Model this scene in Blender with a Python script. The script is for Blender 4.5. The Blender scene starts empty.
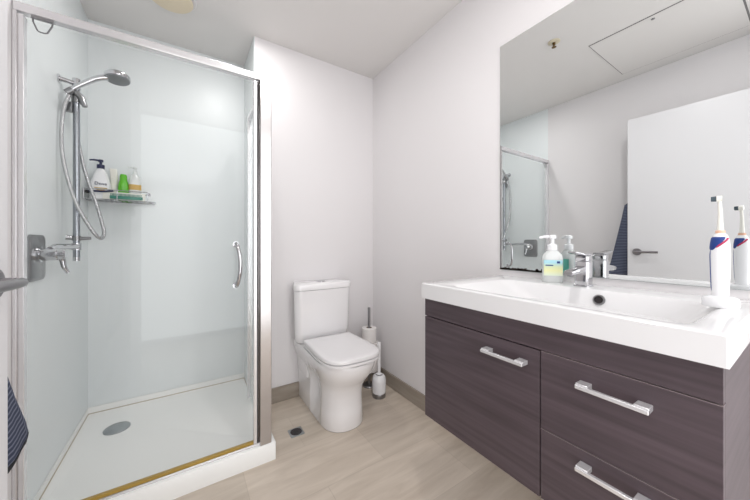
import bpy, bmesh, math, random
from mathutils import Vector, Matrix
random.seed(4)
S = bpy.context.scene
COL = S.collection
PI = math.pi

# ------------------------------------------------------------------ camera
YAW = math.radians(32.946)
cd = bpy.data.cameras.new('camera'); cam = bpy.data.objects.new('camera', cd); COL.objects.link(cam)
cam.location = (0, 0, 1.0692); cam.rotation_euler = (PI/2, 0, -YAW)
cd.sensor_width = 36; cd.sensor_fit = 'HORIZONTAL'; cd.lens = 36*290.46/750; cd.shift_y = -7.5/750
cd.clip_start = 0.02
S.camera = cam
# ------------------------------------------------------------------ world / view
w = bpy.data.worlds.new('world'); S.world = w; w.use_nodes = True
w.node_tree.nodes['Background'].inputs[0].default_value = (0.9, 0.95, 1, 1)
w.node_tree.nodes['Background'].inputs[1].default_value = 0.3
S.view_settings.view_transform = 'Standard'; S.view_settings.look = 'None'
S.view_settings.gamma = 1; S.view_settings.use_curve_mapping = False
S.view_settings.exposure = 0.55
# ------------------------------------------------------------------ lights
def area(name, loc, rot, sx, sy, power, col=(1, 1, 1), shape='RECTANGLE', spread=PI):
    l = bpy.data.lights.new(name, 'AREA'); l.shape = shape; l.size = sx
    if shape == 'RECTANGLE': l.size_y = sy
    l.energy = power; l.color = col; l.spread = spread
    o = bpy.data.objects.new(name, l); COL.objects.link(o); o.location = loc; o.rotation_euler = rot
    return o
LAMP = (0.52, 0.44); SHOWER_FILL = (0.22, 1.66)
area('hall_fill_light', (0.25, -0.75, 1.22), (PI/2, 0, 0), 2.4, 2.3, 24, (0.97, 0.99, 1.0))  # added fill from behind the camera; the hall has no window
area('ceiling_lamp_light', (LAMP[0], LAMP[1], 2.375), (0, 0, 0), 0.10, 0, 4.2, (1, 0.985, 0.975), 'DISK')
area('shower_fill_light', (SHOWER_FILL[0], SHOWER_FILL[1], 2.385), (0, 0, 0), 0.14, 0, 3.6, (1, 0.985, 0.97), 'DISK')  # added light, kept out of view, to brighten the shower and tray

# ------------------------------------------------------------------ materials
def srgb(r, g, b):
    f = lambda c: (c/255/12.92) if c/255 <= 0.04045 else ((c/255+0.055)/1.055)**2.4
    return (f(r), f(g), f(b), 1)
def mat(name, col, rough=0.5, metal=0.0, spec=0.5, noise=None, trans=0, coat=0, bump=None):
    m = bpy.data.materials.new(name); m.use_nodes = True
    nt = m.node_tree; b = nt.nodes['Principled BSDF']
    b.inputs['Base Color'].default_value = col; b.inputs['Roughness'].default_value = rough
    b.inputs['Metallic'].default_value = metal; b.inputs['Specular IOR Level'].default_value = spec
    b.inputs['Transmission Weight'].default_value = trans; b.inputs['Coat Weight'].default_value = coat
    b.inputs['Coat Roughness'].default_value = 0.05
    tc = nt.nodes.new('ShaderNodeTexCoord')
    if noise:                                   # (scale, amount) gentle colour mottling
        n = nt.nodes.new('ShaderNodeTexNoise'); n.inputs['Scale'].default_value = noise[0]; n.inputs['Detail'].default_value = 4
        nt.links.new(tc.outputs['Object'], n.inputs['Vector'])
        mx = nt.nodes.new('ShaderNodeMix'); mx.data_type = 'RGBA'
        k = noise[1]
        mx.inputs['A'].default_value = (col[0]*(1-k), col[1]*(1-k), col[2]*(1-k), 1)
        mx.inputs['B'].default_value = (min(1, col[0]*(1+k)), min(1, col[1]*(1+k)), min(1, col[2]*(1+k)), 1)
        nt.links.new(n.outputs['Fac'], mx.inputs['Factor']); nt.links.new(mx.outputs['Result'], b.inputs['Base Color'])
    if bump:
        n = nt.nodes.new('ShaderNodeTexNoise'); n.inputs['Scale'].default_value = bump[0]; n.inputs['Detail'].default_value = 3
        nt.links.new(tc.outputs['Object'], n.inputs['Vector'])
        bp = nt.nodes.new('ShaderNodeBump'); bp.inputs['Strength'].default_value = bump[1]; bp.inputs['Distance'].default_value = 0.002
        nt.links.new(n.outputs['Fac'], bp.inputs['Height']); nt.links.new(bp.outputs['Normal'], b.inputs['Normal'])
    return m
M = {}
M['wall'] = mat('wall_paint', srgb(227, 224, 225), 0.45, spec=0.3, noise=(1.5, 0.010), bump=(60, 0.05))
M['ceiling'] = mat('ceiling_paint', srgb(226, 223, 221), 0.8, spec=0.2, noise=(1.2, 0.012))
M['liner'] = mat('acrylic_liner', srgb(230, 234, 235), 0.36, noise=(2.0, 0.012))
M['tray'] = mat('tray_acrylic', srgb(247, 247, 245), 0.22, noise=(3, 0.01))
M['ceramic'] = mat('ceramic', srgb(240, 238, 239), 0.08, coat=0.5, noise=(2, 0.006))
M['seatplastic'] = mat('seat_plastic', srgb(238, 236, 237), 0.2, noise=(2, 0.006))
M['stone'] = mat('basin_resin', srgb(230, 229, 230), 0.14, coat=0.3, noise=(2, 0.006))
M['chrome'] = mat('chrome', srgb(205, 205, 208), 0.1, 1.0, noise=(20, 0.02))
M['rail'] = mat('rail_chrome', srgb(165, 168, 174), 0.22, 1.0, noise=(30, 0.03))
M['dullchrome'] = mat('worn_chrome', srgb(150, 150, 152), 0.28, 1.0, noise=(30, 0.08))
M['nickel'] = mat('satin_nickel', srgb(150, 147, 150), 0.32, 1.0, noise=(40, 0.03))
M['alu'] = mat('bright_aluminium', srgb(232, 231, 233), 0.27, 0.62, noise=(20, 0.02))
M['alu2'] = mat('satin_aluminium', srgb(196, 193, 193), 0.22, 1.0, noise=(20, 0.03))
M['black'] = mat('black_rubber', srgb(28, 26, 27), 0.6, noise=(30, 0.1))
M['gap'] = mat('dark_recess', srgb(40, 34, 36), 0.8, noise=(30, 0.1))
M['seal'] = mat('aged_door_seal', srgb(172, 140, 62), 0.45, noise=(14, 0.25))
M['sealant'] = mat('aged_sealant', srgb(182, 168, 146), 0.6, noise=(9, 0.2))
M['doorpaint'] = mat('door_paint', srgb(217, 216, 218), 0.35, spec=0.4, noise=(1, 0.01))
M['paper'] = mat('toilet_paper', srgb(238, 234, 232), 0.95, spec=0.1, noise=(50, 0.02), bump=(120, 0.3))
M['card'] = mat('cardboard', srgb(150, 128, 104), 0.9, noise=(50, 0.05))
M['cream'] = mat('cream_plastic', srgb(226, 212, 186), 0.4, noise=(4, 0.03))
M['creamring'] = mat('yellowed_plastic', srgb(214, 204, 180), 0.4, noise=(4, 0.03))
M['white'] = mat('white_plastic', srgb(238, 238, 240), 0.25, noise=(10, 0.01))
M['navy'] = mat('navy_plastic', srgb(38, 44, 82), 0.3, noise=(20, 0.05))
M['blue'] = mat('blue_rubber', srgb(24, 58, 132), 0.45, noise=(20, 0.06))
M['red'] = mat('red_rubber', srgb(176, 42, 84), 0.4, noise=(20, 0.06))
M['peach'] = mat('peach_ring', srgb(232, 186, 160), 0.4, noise=(20, 0.03))
M['ivory'] = mat('ivory_plastic', srgb(236, 234, 226), 0.3, noise=(10, 0.02))
M['green'] = mat('green_plastic', srgb(96, 186, 40), 0.25, noise=(20, 0.05))
M['teal'] = mat('teal_plastic', srgb(60, 128, 112), 0.3, noise=(30, 0.1))
M['teallabel'] = mat('teal_label', srgb(92, 190, 172), 0.4, noise=(60, 0.12))
M['amber'] = mat('amber_label', srgb(200, 160, 70), 0.4, noise=(60, 0.15))
M['bristle'] = mat('bristle', srgb(70, 84, 92), 0.7, noise=(400, 0.3))
M['corrode'] = mat('corroded_silvering', srgb(52, 40, 34), 0.6, noise=(70, 0.4))
M['rust'] = mat('brass_sprinkler', srgb(110, 86, 48), 0.4, 0.6, noise=(30, 0.2))
M['grate'] = mat('drain_grate', srgb(172, 177, 180), 0.35, 0.9, noise=(30, 0.1))
M['clearp'] = mat('clear_plastic', srgb(244, 247, 246), 0.15, trans=0.3, noise=(10, 0.01))
M['bracket'] = mat('clear_grey_plastic', srgb(150, 156, 156), 0.25, noise=(20, 0.06))
M['glow'] = bpy.data.materials.new('lamp_glow'); M['glow'].use_nodes = True
_b = M['glow'].node_tree.nodes['Principled BSDF']; _b.inputs['Emission Color'].default_value = (1, .96, .9, 1); _b.inputs['Emission Strength'].default_value = 14

def glass_mat():
    m = bpy.data.materials.new('shower_glass'); m.use_nodes = True; nt = m.node_tree
    for n in list(nt.nodes): nt.nodes.remove(n)
    o = nt.nodes.new('ShaderNodeOutputMaterial'); t = nt.nodes.new('ShaderNodeBsdfTransparent'); g = nt.nodes.new('ShaderNodeBsdfGlossy')
    t.inputs[0].default_value = (0.985, 0.988, 0.987, 1); g.inputs['Roughness'].default_value = 0.02
    g.inputs['Color'].default_value = (0.9, 0.95, 0.95, 1)
    f = nt.nodes.new('ShaderNodeFresnel'); ge = nt.nodes.new('ShaderNodeNewGeometry'); mr = nt.nodes.new('ShaderNodeMapRange')
    mr.inputs[3].default_value = 1.35; mr.inputs[4].default_value = 1/1.35      # the same air-to-glass reflectance on both faces
    nt.links.new(ge.outputs['Backfacing'], mr.inputs[0]); nt.links.new(mr.outputs[0], f.inputs['IOR'])
    mx = nt.nodes.new('ShaderNodeMixShader')
    nt.links.new(f.outputs[0], mx.inputs[0]); nt.links.new(t.outputs[0], mx.inputs[1]); nt.links.new(g.outputs[0], mx.inputs[2])
    nt.links.new(mx.outputs[0], o.inputs[0]); return m
M['glass'] = glass_mat()
def mirror_mat():
    m = mat('mirror_silver', (0.86, 0.88, 0.88, 1), 0.0, 1.0); return m
M['mirror'] = mirror_mat()

def wood_mat():
    m = mat('dark_woodgrain_laminate', srgb(84, 70, 75), 0.4, spec=0.4); nt = m.node_tree; b = nt.nodes['Principled BSDF']
    tc = nt.nodes.new('ShaderNodeTexCoord'); mp = nt.nodes.new('ShaderNodeMapping')
    mp.inputs['Scale'].default_value = (2.5, 2.5, 60)
    n = nt.nodes.new('ShaderNodeTexNoise'); n.inputs['Scale'].default_value = 1.0; n.inputs['Detail'].default_value = 6; n.inputs['Distortion'].default_value = 0.15
    cr = nt.nodes.new('ShaderNodeValToRGB'); e = cr.color_ramp.elements
    e[0].position = 0.3; e[0].color = srgb(72, 61, 66); e[1].position = 0.72; e[1].color = srgb(95, 82, 88)
    n2 = nt.nodes.new('ShaderNodeTexNoise'); n2.inputs['Scale'].default_value = 5; n2.inputs['Detail'].default_value = 2
    mx = nt.nodes.new('ShaderNodeMix'); mx.data_type = 'RGBA'; mx.blend_type = 'MULTIPLY'; mx.inputs['Factor'].default_value = 0.22
    nt.links.new(tc.outputs['Object'], mp.inputs['Vector']); nt.links.new(mp.outputs[0], n.inputs['Vector']); nt.links.new(tc.outputs['Object'], n2.inputs['Vector'])
    nt.links.new(n.outputs['Fac'], cr.inputs[0]); nt.links.new(cr.outputs[0], mx.inputs['A']); nt.links.new(n2.outputs['Fac'], mx.inputs['B'])
    nt.links.new(mx.outputs['Result'], b.inputs['Base Color']); return m
M['wood'] = wood_mat()

def tile_mat(name, scale_vec, grout=True, tone=1.0):
    m = mat(name, srgb(190, 176, 160), 0.42, spec=0.4); nt = m.node_tree; b = nt.nodes['Principled BSDF']
    tc = nt.nodes.new('ShaderNodeTexCoord'); mp = nt.nodes.new('ShaderNodeMapping'); mp.inputs['Scale'].default_value = scale_vec
    n = nt.nodes.new('ShaderNodeTexNoise'); n.inputs['Scale'].default_value = 1; n.inputs['Detail'].default_value = 7; n.inputs['Roughness'].default_value = .6; n.inputs['Distortion'].default_value = 0.6
    cr = nt.nodes.new('ShaderNodeValToRGB'); e = cr.color_ramp.elements
    T = lambda r, g, b_: srgb(r*tone, g*tone, b_*tone)
    e[0].position = 0.30; e[0].color = T(198, 184, 169); e[1].position = 0.72; e[1].color = T(224, 212, 198)
    nt.links.new(tc.outputs['Object'], mp.inputs['Vector']); nt.links.new(mp.outputs[0], n.inputs['Vector']); nt.links.new(n.outputs['Fac'], cr.inputs[0])
    last = cr.outputs[0]
    if grout:
        mp2 = nt.nodes.new('ShaderNodeMapping'); mp2.inputs['Location'].default_value = (0.08, 0.02, 0)
        br = nt.nodes.new('ShaderNodeTexBrick'); br.inputs['Scale'].default_value = 1; br.inputs['Brick Width'].default_value = 0.6; br.inputs['Row Height'].default_value = 0.3
        br.inputs['Mortar Size'].default_value = 0.0016; br.inputs['Mortar Smooth'].default_value = 0.2; br.offset = 0.5
        br.inputs['Color1'].default_value = (1, 1, 1, 1); br.inputs['Color2'].default_value = (0.90, 0.90, 0.895, 1); br.inputs['Mortar'].default_value = (0.84, 0.83, 0.82, 1)
        mx = nt.nodes.new('ShaderNodeMix'); mx.data_type = 'RGBA'; mx.blend_type = 'MULTIPLY'; mx.inputs['Factor'].default_value = 1
        nt.links.new(tc.outputs['Object'], mp2.inputs['Vector']); nt.links.new(mp2.outputs[0], br.inputs['Vector'])
        nt.links.new(last, mx.inputs['A']); nt.links.new(br.outputs['Color'], mx.inputs['B']); last = mx.outputs['Result']
    nt.links.new(last, b.inputs['Base Color']); return m
M['floor'] = tile_mat('floor_tile', (2.2, 16, 2))
M['skirt'] = tile_mat('skirting_tile', (3, 3, 26), False, 0.74)

def stripe_mat():
    m = mat('striped_towel', srgb(50, 56, 78), 0.95, spec=0.1); nt = m.node_tree; b = nt.nodes['Principled BSDF']
    tc = nt.nodes.new('ShaderNodeTexCoord'); wv = nt.nodes.new('ShaderNodeTexWave'); wv.bands_direction = 'Z'; wv.inputs['Scale'].default_value = 26; wv.inputs['Distortion'].default_value = 0.6; wv.inputs['Detail Scale'].default_value = 1
    cr = nt.nodes.new('ShaderNodeValToRGB'); e = cr.color_ramp.elements
    e[0].position = 0.55; e[0].color = srgb(66, 71, 90); e[1].position = 0.9; e[1].color = srgb(116, 121, 138)
    nt.links.new(tc.outputs['Object'], wv.inputs['Vector']); nt.links.new(wv.outputs['Color'], cr.inputs[0]); nt.links.new(cr.outputs[0], b.inputs['Base Color'])
    return m
M['stripe'] = stripe_mat()
M['towelhem'] = mat('towel_hem', srgb(26, 27, 34), 0.95, noise=(80, 0.1))

def label_mat():      # printed label: white with cyan and yellow patches of print
    m = mat('hand_wash_label', srgb(214, 238, 238), 0.35); nt = m.node_tree; b = nt.nodes['Principled BSDF']
    tc = nt.nodes.new('ShaderNodeTexCoord'); g = nt.nodes.new('ShaderNodeSeparateXYZ'); cr = nt.nodes.new('ShaderNodeValToRGB')
    mr = nt.nodes.new('ShaderNodeMapRange'); mr.inputs[1].default_value = 0.0; mr.inputs[2].default_value = 0.115
    nt.links.new(tc.outputs['Object'], g.inputs[0]); nt.links.new(g.outputs[2], mr.inputs[0]); nt.links.new(mr.outputs[0], cr.inputs[0])
    e = cr.color_ramp.elements; e[0].position = 0.2; e[0].color = srgb(226, 240, 228); e[1].position = 0.95; e[1].color = srgb(205, 236, 244)
    for p, c in ((0.42, (236, 236, 176)), (0.55, (222, 232, 190)), (0.68, (170, 220, 232))):
        x = e.new(p); x.color = srgb(*c)
    nt.links.new(cr.outputs[0], b.inputs['Base Color']); return m
M['label'] = label_mat()

# ------------------------------------------------------------------ mesh helpers
def finish(name, bm, m, parent=None, smooth=True, angle=35, bevel=None, subsurf=0):
    bmesh.ops.remove_doubles(bm, verts=bm.verts, dist=1e-6)
    bmesh.ops.recalc_face_normals(bm, faces=bm.faces)
    me = bpy.data.meshes.new(name); bm.to_mesh(me); bm.free()
    o = bpy.data.objects.new(name, me); COL.objects.link(o)
    if isinstance(m, (list, tuple)):
        for x in m: me.materials.append(x)
    else: me.materials.append(m)
    if bevel:
        b = o.modifiers.new('bevel', 'BEVEL'); b.width = bevel; b.segments = 3; b.limit_method = 'ANGLE'; b.angle_limit = math.radians(40)
        b.harden_normals = False
    if subsurf:
        s = o.modifiers.new('subsurf', 'SUBSURF'); s.levels = subsurf; s.render_levels = subsurf
    if smooth:
        me.polygons.foreach_set('use_smooth', [True]*len(me.polygons))
        try: me.set_sharp_from_angle(angle=math.radians(angle))
        except Exception: pass
    if parent:
        o.parent = parent; 
        pl = parent
        while pl: 
            o.matrix_parent_inverse = Matrix.Identity(4); break
    return o
def box(bm, x0, x1, y0, y1, z0, z1, mi=0):
    v = [bm.verts.new(p) for p in ((x0,y0,z0),(x1,y0,z0),(x1,y1,z0),(x0,y1,z0),(x0,y0,z1),(x1,y0,z1),(x1,y1,z1),(x0,y1,z1))]
    for f in ((3,2,1,0),(4,5,6,7),(0,1,5,4),(1,2,6,5),(2,3,7,6),(3,0,4,7)):
        bm.faces.new([v[i] for i in f]).material_index = mi
    return v
def loft(bm, loops, cap0=True, cap1=True, mi=0):
    L = [[bm.verts.new(p) for p in lp] for lp in loops]
    n = len(L[0])
    for a, b in zip(L, L[1:]):
        for i in range(n):
            bm.faces.new((a[i], a[(i+1) % n], b[(i+1) % n], b[i])).material_index = mi
    if cap0: bm.faces.new(L[0][::-1]).material_index = mi
    if cap1: bm.faces.new(L[-1]).material_index = mi
    return L
def rrect(cx, cy, w_, d_, r, z, n=6):
    """rounded rectangle loop in XY, same vertex count whatever the size"""
    pts = []
    r = min(r, w_/2-1e-4, d_/2-1e-4)
    for k, (sx, sy) in enumerate(((1,1),(-1,1),(-1,-1),(1,-1))):
        ox = cx + sx*(w_/2-r); oy = cy + sy*(d_/2-r)
        for j in range(n+1):
            a = k*PI/2 + j*PI/2/n
            pts.append((ox+r*math.cos(a), oy+r*math.sin(a), z))
    return pts
def circ(c, r, axis='Z', n=24, ry=None):
    ry = ry or r; out = []
    for i in range(n):
        a = 2*PI*i/n; u, v = r*math.cos(a), ry*math.sin(a)
        out.append({'Z': (c[0]+u, c[1]+v, c[2]), 'X': (c[0], c[1]+u, c[2]+v), 'Y': (c[0]+v, c[1], c[2]+u)}[axis])
    return out
def lathe(bm, c, prof, axis='Z', n=28, mi=0, sq=1.0):
    """prof: list of (radius, offset along the axis)"""
    k = {'X': 0, 'Y': 1, 'Z': 2}[axis]; loops = []
    for r, h_ in prof:
        p = list(c); p[k] += h_
        loops.append(circ(p, max(r, 1e-4), axis, n, max(r, 1e-4)*sq))
    return loft(bm, loops, True, True, mi)
def catmull(pts, sub=8):
    P = [Vector(p) for p in pts]; P = [P[0]*2-P[1]] + P + [P[-1]*2-P[-2]]; out = []
    for i in range(1, len(P)-2):
        for j in range(sub):
            t = j/sub; a, b, c, d = P[i-1], P[i], P[i+1], P[i+2]
            out.append(0.5*((2*b)+(c-a)*t+(2*a-5*b+4*c-d)*t*t+(3*b-a-3*c+d)*t**3))
    out.append(P[-2]); return out
def tube(bm, pts, r, n=12, mi=0, sx=1.0):
    P = [Vector(p) for p in pts]; R = r if isinstance(r, (list, tuple)) else [r]*len(P)
    loops = []; prev = None
    for i, p in enumerate(P):
        t = (P[min(i+1, len(P)-1)] - P[max(i-1, 0)]).normalized()
        if prev is None:
            u = t.cross(Vector((0, 0, 1)));  u = u if u.length > 1e-3 else t.cross(Vector((1, 0, 0)))
        else: u = prev - t*prev.dot(t)
        u.normalize(); prev = u; v = t.cross(u)
        loops.append([tuple(p + u*math.cos(2*PI*k/n)*R[i]*sx + v*math.sin(2*PI*k/n)*R[i]) for k in range(n)])
    loft(bm, loops, mi=mi)
def B(): return bmesh.new()
def boxobj(name, x0, x1, y0, y1, z0, z1, m, parent=None, bevel=None):
    bm = B(); box(bm, x0, x1, y0, y1, z0, z1); return finish(name, bm, m, parent, bevel=bevel)
def struct(o): o['kind'] = 'structure'; return o
def tag(o, label, cat, group=None):
    o['label'] = label; o['category'] = cat
    if group: o['group'] = group
    return o
def thing(name, label, cat, loc, group=None, rotz=0):
    o = bpy.data.objects.new(name, None); COL.objects.link(o); o.location = loc; o.rotation_euler = (0, 0, rotz)
    o.empty_display_size = 0.05
    return tag(o, label, cat, group)
def adopt(root, *objs):
    """parent world-built parts to a thing's Empty, keeping them where they are"""
    for o in objs:
        off = Vector(root.location)
        o.data.transform(Matrix.Translation(-off)); o.parent = root
def under(part, *objs):
    for o in objs:
        r = part.parent
        if r: o.data.transform(Matrix.Translation(-Vector(r.location)))
        o.parent = part
def text_mesh(name, body, size, m, loc, rot, extrude=0.0004, sx=1.0, shear=0.0):
    cu = bpy.data.curves.new(name, 'FONT'); cu.body = body; cu.size = size; cu.extrude = extrude; cu.align_x = 'CENTER'; cu.align_y = 'CENTER'; cu.shear = shear
    t = bpy.data.objects.new(name, cu); COL.objects.link(t)
    bpy.context.view_layer.update()
    me = bpy.data.meshes.new_from_object(t)
    bpy.data.objects.remove(t); 
    o = bpy.data.objects.new(name, me); COL.objects.link(o); me.materials.clear(); me.materials.append(m)
    me.transform(Matrix.Translation(loc) @ rot.to_matrix().to_4x4() @ Matrix.Diagonal((sx, 1, 1, 1)))
    return o

# ------------------------------------------------------------------ room shell
XL, XR, YB, YS, H = -0.4935, 1.2708, 1.994, 2.38, 2.4
NX = 0.368                                     # left end of the back wall / right wall of the shower recess
struct(boxobj('floor', -1.2, 1.5, -0.9, 2.5, -0.08, 0.0, M['floor']))
struct(boxobj('ceiling', -1.2, 1.5, -0.9, 2.5, H, H+0.08, M['ceiling']))
struct(boxobj('wall_right', XR, XR+0.1, -0.9, YB+0.5, 0, H, M['wall']))
struct(boxobj('wall_back', NX, XR, YB, YB+0.486, 0, H, M['wall']))
struct(boxobj('wall_left', XL-0.1, XL, -0.03, 1.49, 0, H, M['wall']))
struct(boxobj('wall_shower_left', XL-0.1, XL, 1.49, YS+0.1, 0, H, M['liner']))
struct(boxobj('wall_shower_back', XL, NX, YS, YS+0.1, 0, H, M['liner']))
struct(boxobj('wall_shower_right', NX-0.004, NX, YB+0.002, YS, 0, H, M['liner']))
# stub of wall that carries the door, and the open hall behind the camera
struct(boxobj('wall_front', XL-0.1, -0.325, -0.13, -0.03, 0, H, M['wall']))
bm = B(); box(bm, -1.2, -1.1, -0.9, -0.13, 0, H); box(bm, -1.1, XL-0.1, -0.13, -0.03, 0, H)
struct(finish('wall_hall_left', bm, M['wall']))
struct(boxobj('wall_hall_back', -1.1, XR, -0.9, -0.8, 0, H, M['wall']))
struct(boxobj('trim_1', -0.345, -0.323, -0.145, -0.018, 0, 2.04, M['doorpaint'], bevel=0.002))
# skirting tiles
struct(boxobj('baseboard_back', NX+0.004, XR-0.012, YB-0.012, YB, 0, 0.10, M['skirt'], bevel=0.002))
struct(boxobj('baseboard_right', XR-0.012, XR, -0.8, YB, 0, 0.10, M['skirt'], bevel=0.002))
struct(boxobj('baseboard_left', XL, XL+0.012, -0.02, 1.46, 0, 0.10, M['skirt'], bevel=0.002))

# ceiling access hatch (seen in the mirror)
hx0, hx1, hy0, hy1 = -0.36, 0.237, 0.24, 0.86
root = thing('ceiling_hatch', 'square white access hatch flush in the ceiling above the doorway, seen in the mirror', 'hatch', ((hx0+hx1)/2, (hy0+hy1)/2, H))
bm = B(); g = 0.004
box(bm, hx0-g, hx1+g, hy0-2*g, hy0, H-0.003, H); box(bm, hx0-g, hx1+g, hy1, hy1+g, H-0.003, H)
box(bm, hx0-g, hx0, hy0, hy1, H-0.003, H); box(bm, hx1, hx1+g, hy0, hy1, H-0.003, H)
f1 = finish('gap_frame', bm, mat('hatch_shadow_gap', srgb(120, 118, 118), 0.8, noise=(9, .1)))
f2 = boxobj('panel', hx0, hx1, hy0, hy1, H-0.004, H, M['ceiling'])
bm = B(); lathe(bm, (0.205, 0.549, H-0.004), [(0.009, 0), (0.009, -0.003), (0.006, -0.004)]); f3 = finish('lock', bm, M['dullchrome'])
adopt(root, f1, f2, f3)
# sprinkler head
root = thing('fire_sprinkler', 'small brass sprinkler head in a cream cup on the ceiling, seen in the mirror', 'sprinkler', (0.479, 0.972, H))
bm = B(); lathe(bm, (0.479, 0.972, H), [(0.036, 0), (0.036, -0.002), (0.028, -0.006), (0.018, -0.006)]); a = finish('cup', bm, M['creamring'])
bm = B(); lathe(bm, (0.479, 0.972, H-0.006), [(0.009, 0), (0.009, -0.012), (0.004, -0.014), (0.004, -0.026), (0.014, -0.027), (0.014, -0.029)]); b = finish('nozzle', bm, M['rust'])
adopt(root, a, b)
# recessed downlight
root = thing('downlight', 'round recessed white ceiling downlight near the vanity', 'light', (LAMP[0], LAMP[1], H))
bm = B(); lathe(bm, (*LAMP, H), [(0.052, 0), (0.052, -0.004), (0.046, -0.007), (0.040, -0.007)]); a = finish('trim_ring', bm, M['white'])
bm = B(); lathe(bm, (*LAMP, H-0.007), [(0.038, 0), (0.038, -0.002)]); b = finish('lens', bm, M['glow'])
adopt(root, a, b)
root = thing('downlight', 'added unseen round white ceiling downlight over the front of the shower', 'light', (SHOWER_FILL[0], SHOWER_FILL[1], H))  # added fitting for the shower fill light, out of view
bm = B(); lathe(bm, (*SHOWER_FILL, H), [(0.052, 0), (0.052, -0.004), (0.046, -0.007), (0.040, -0.007)]); a = finish('trim_ring', bm, M['white'])
bm = B(); lathe(bm, (*SHOWER_FILL, H-0.007), [(0.038, 0), (0.038, -0.002)]); b = finish('lens', bm, M['glow'])
adopt(root, a, b)
# round cream ceiling vent over the shower
c = (-0.075, 1.905, H)
root = thing('ceiling_vent', 'round cream ceiling vent above the shower', 'vent', c)
bm = B(); lathe(bm, c, [(0.122, 0), (0.122, -0.003), (0.118, -0.007), (0.110, -0.007)], n=48); a = finish('flange', bm, M['wall'])
bm = B(); lathe(bm, (c[0], c[1], H-0.009), [(0.085, 0), (0.085, -0.004), (0.104, -0.007), (0.106, -0.011), (0.102, -0.015), (0.06, -0.019), (0.02, -0.020)], n=48); b = finish('disc', bm, M['cream'])
adopt(root, a, b)

# ------------------------------------------------------------------ open door with lever handle (left edge of view, and in the mirror)
ang = math.atan2(0.026, 0.568)
A0 = Vector((-0.2723, 0.8047, 0)); ud = Vector((-math.sin(ang), -math.cos(ang), 0)); nd = Vector((-math.cos(ang), math.sin(ang), 0))   # along leaf to hinge, towards back
def doorpt(u, v, z): p = A0 + ud*u + nd*v; return (p.x, p.y, z)
def doorbox(bm, u0, u1, v0, v1, z0, z1):
    v = [bm.verts.new(doorpt(*p)) for p in ((u0,v0,z0),(u1,v0,z0),(u1,v1,z0),(u0,v1,z0),(u0,v0,z1),(u1,v0,z1),(u1,v1,z1),(u0,v1,z1))]
    for f in ((3,2,1,0),(4,5,6,7),(0,1,5,4),(1,2,6,5),(2,3,7,6),(3,0,4,7)): bm.faces.new([v[i] for i in f])
bm = B(); doorbox(bm, 0, 0.80, 0, 0.038, 0.008, 1.992)
door = struct(finish('door_1', bm, M['doorpaint'], bevel=0.0015))
hu = 0.055; hz = 1.0
def dcyl(bm, u, z, v0, v1, r, n=24):
    q = []
    for v in (v0, v1):
        q.append([doorpt(u + r*math.cos(2*PI*i/n), v, z + r*math.sin(2*PI*i/n)) for i in range(n)])
    loft(bm, q)
bm = B()
for s, v0 in ((-1, 0.0), (1, 0.038)):
    dcyl(bm, hu, hz, v0, v0+s*0.009, 0.026)
    dcyl(bm, hu, hz, v0+s*0.009, v0+s*0.030, 0.0095)
    tube(bm, [doorpt(hu-0.008, v0+s*0.034, hz), doorpt(hu+0.01, v0+s*0.036, hz), doorpt(hu+0.06, v0+s*0.035, hz), doorpt(hu+0.118, v0+s*0.034, hz)], 0.0085, 14)
h = finish('door_handle', bm, M['nickel'], bevel=0.001); h.parent = door; h['label'] = 'satin grey lever handle on a round rose'
# hook and towel behind the door
HK = 0.10
bm = B(); p0 = Vector(doorpt(HK-0.0, 0.038, 1.43)); 
tube(bm, catmull([doorpt(HK, 0.038, 1.43), doorpt(HK, 0.06, 1.425), doorpt(HK, 0.085, 1.43), doorpt(HK, 0.092, 1.45)], 5), 0.005, 10)
dcyl(bm, HK, 1.43, 0.038, 0.043, 0.017)
hk = tag(finish('door_hook', bm, M['nickel']), 'small satin hook on the back of the open door, holding the striped towel', 'hook')
rows = [(1.425, .085, .115, .020), (1.40, .02, .20, .030), (1.36, -.035, .24, .036), (1.25, -.055, .27, .038), (1.05, -.095, .30, .036), (.9, -.125, .32, .034), (.80, -.168, .33, .032), (.70, -.218, .34, .030), (.630, -.258, .34, .028), (.600, -.270, .345, .028), (.590, -.262, .35, .026), (.586, -.245, .35, .022)]
loops = []
for z, u0, u1, th in rows:
    lp = []; n = 40
    for i in range(n):
        t = i/n; side = 1 if t < .5 else -1
        s = (t*2) if t < .5 else (2-2*t)
        u = u0 + (u1-u0)*s
        prof = math.sin(PI*min(max(s, 0.02), 0.98))**0.35
        fold = 0.009*math.sin(s*17+z*2.0)*min(1, (1.44-z)*3)
        v = 0.064 + side*th/2*prof*0.8 + fold*prof
        lp.append(doorpt(u, max(v, 0.0395), z))
    loops.append(lp)
bm = B(); loft(bm, loops)
tw = finish('towel', bm, M['stripe'])
tag(tw, 'navy striped towel hanging behind the edge of the open white door', 'towel')
bm = B(); 
hem = finish('hem', B() if False else (lambda b_: (loft(b_, [[(x, y, z-0.0) for x, y, z in loops[-3]], [(x, y, z) for x, y, z in loops[-2]], loops[-1]]) and b_))(B()), M['towelhem'])
hem.data.transform(Matrix.Translation((0.0012, 0, -0.002))); hem.parent = tw; hem['label'] = 'black hem along the bottom corner'

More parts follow.
